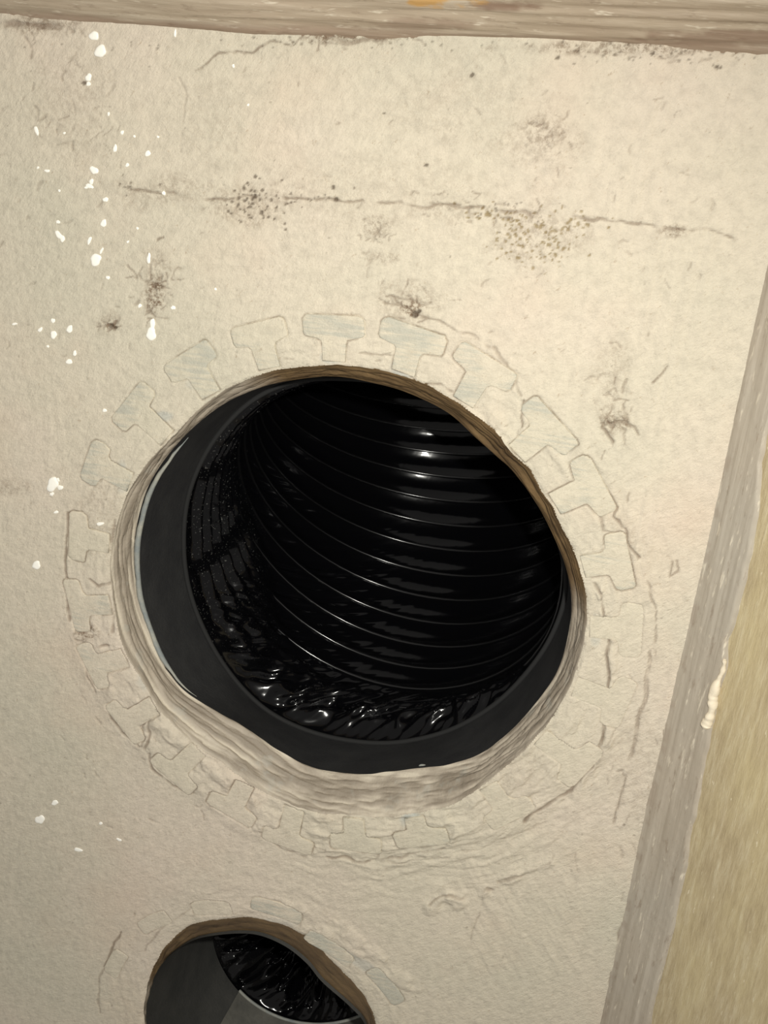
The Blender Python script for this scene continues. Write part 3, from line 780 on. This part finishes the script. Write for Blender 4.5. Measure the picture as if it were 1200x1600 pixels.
strip = sheet('trim_1', rt0, ax, dr, nr, -.14, .5, lambda a: np.full_like(a, -.003)+.0006*fbm(a*120, a*0+3, 3, 1), strip_hi, 900, 44, M_STRIP,
              lambda a, b, t: .0012*sstep(1.0, .93, t)+.00045*fbm(b*420, a*16, 3, 4)+.00012*fbm(a*500, b*500, 2, 2)-.0006*sstep(.99, 1, t),
              dict(stain_shade=lambda a, b: .2*sstep(.0022, .0004, b)*sstep(0, .35, fbm(a*260, b*260, 3, 1)), gold=lambda a, b: 0*a))
tag(strip, 'taupe painted margin along the right corner of the wall', kind='structure')
# dried paint blob on the margin
bp = [on_plane(x, y, rt0, nr) for x, y in ((1138,1030),(1132,1050),(1124,1068),(1119,1085),(1118,1102),(1114,1118),(1108,1130),(1106,1136))]
q = np.linspace(0, 1, 50); B = np.array(bp); ti = np.linspace(0, 1, len(bp))
P = np.stack([np.interp(q, ti, B[:, k]) for k in range(3)], 1)+nr*.0012
rad = .0004+.0013*np.interp(q, [0, .2, .35, .5, .65, .8, .92, 1], [.1, .35, .95, 1.0, .6, .95, 1.0, .3])+.0005*fbm(q*18, q*0, 2, 3)
Vt, Ft = tube(P, rad, 14)
Vt += .0006*fbm(Vt[:, 2]*500, Vt[:, 0]*500, 2, 4)[:, None]*nr
bl = mesh('paint_blob', Vt, Ft, M_BLOB, strip); bl['label'] = 'dried cream paint blob on the margin'

axt, dt, ntp = splay(tr0, tr1, math.radians(48), 1)         # runs to the right, leans out and up
def px_of(a, b):
    return to_px(tr0+a[..., None]*axt+b[..., None]*dt)
def c_stain_shade(a, b):
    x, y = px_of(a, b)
    s = .5*sstep(.0035, .0005, b+.0015*fbm(a*90, b*90, 3, 2))  # shadow line along the lower edge, painted into the colour
    s = np.maximum(s, .75*sstep(1.2, .2, ((x-790)/70)**2+((y-8)/9)**2+.8*fbm(x/20, y/8, 3, 1)))
    s = np.maximum(s, .6*sstep(1.2, .2, ((x-1120)/150)**2+((y-60)/16)**2+.8*fbm(x/20, y/8, 3, 3)))
    s = np.maximum(s, .45*sstep(1.2, .2, ((x-650)/90)**2+((y-38)/12)**2+.8*fbm(x/20, y/8, 3, 5)))
    return s
def c_gold(a, b):
    x, y = px_of(a, b)
    return .75*sstep(1.1, .3, ((x-695)/56)**2+((y-1)/11)**2+1.7*fbm(x/26, y/6, 4, 1))
ceil = sheet('ceiling', tr0, axt, dt, ntp, -.25, .36, lambda a: np.full_like(a, -.003)+.0012*fbm(a*60, a*0+9, 3, 2), lambda a: np.full_like(a, .22), 1300, 330, M_CEIL,
             lambda a, b, t: .0010*fbm(a*22, b*520, 4, 3)+.0016*fbm(a*12, b*60, 2, 6), dict(stain_shade=c_stain_shade, gold=c_gold))
tag(ceil, 'taupe painted band overhead with rough horizontal ridges', kind='structure')

# ------------------------------------------------------------------ white paint spatter on the wall
SPOTS = [(147,56,7,8,0),(157,80,9,10,-.3),(138,121,5,6,0),(138,131,3,4,0),(57,204,3,7,-.2),(100,208,2,2,0),(190,207,3,3,0),(209,213,2,2,0),(179,232,3,6,0),(230,240,4,5,0),(146,266,5,8,-.7),
 (73,267,4,2.5,0),(59,262,2,2,0),(139,291,7,3,.5),(142,284,3,5,0),(134,293,3,2,0),(164,312,4,4,0),(198,258,3,3,0),(161,349,4,7,.2),(92,368,4,9,-.6),(97,373,4,5,0),(90,347,3,3,0),(139,376,3,6,.3),
 (149,406,9,9,0),(158,392,2,5,.4),(232,404,3,8,0),(168,434,3,3,0),(238,507,4,9,.1),(236,522,8,10,.3),(109,514,4,7,.4),(84,523,5,6,.5),(83,501,3,4,0),(63,515,3,4,.5),(23,506,4,2,0),(117,552,3,4,0),(108,565,5,4,-.5),
 (75,541,2,2,0),(82,757,9,11,.2),(94,762,4,4,0),(90,750,3,3,0),(57,883,7,6,0),(157,818,6,2.5,0),(62,1281,7,7,.4),(85,1255,5,4,0),(122,1328,6,3,.2),(157,1287,3,2,0),(186,1312,4,2,.4),(273,52,2,6,0),(255,302,3,3,0),
 (270,481,4,3,.5),(218,478,3,3,0),(164,641,3,3,0),(88,800,4,2,0),(81,772,3,3,0),(246,214,2,2,0),(364,103,2,3,0),(387,164,2,2,0),(169,178,2,3,0),(92,298,2,2,0),(214,357,2,2,0),(199,378,2,2,0),(336,452,2,2,0)]
for (x, y, rx, ry, an) in SPOTS:
    n = 18; c = on_depth(x, y); ph = rng.uniform(0, 6.28, 3)
    th = np.linspace(0, 2*np.pi, n, endpoint=False)
    w = 1+.13*np.sin(2*th+ph[0])+.09*np.sin(3*th+ph[1])+.06*np.sin(5*th+ph[2])
    dx, dy = rx*w*np.cos(th), ry*w*np.sin(th)
    ddx, ddy = dx*math.cos(an)-dy*math.sin(an), dx*math.sin(an)+dy*math.cos(an)
    ed = np.array([on_depth(x+i, y+j) for i, j in zip(ddx, ddy)])
    hc = np.array([h_at(p[0], p[2]) for p in ed]); base = max(hc.max(), float(h_at(c[0], c[2])))
    top = .00012+.00003*min(rx, ry)
    loops = []
    for sc, hh in ((1.0, -.0005), (1.0, .00008), (.86, top*.8), (.5, top)):
        q = c+(ed-c)*sc; loops.append(np.stack([q[:, 0], -(base+hh)+0*q[:, 0], q[:, 2]], 1))
    Vv = np.vstack(loops+[np.array([[c[0], -(base+top), c[2]]])])
    F_ = [tuple(k) for k in grid_faces(len(loops), n, True)] + [(3*n+i, 3*n+(i+1) % n, 4*n) for i in range(n)]
    # photo y runs down, so the winding is the other way round
    F_ = [t_[::-1] for t_ in F_]
    mesh('paint_spot', Vv, F_, M_SPOT, wall)
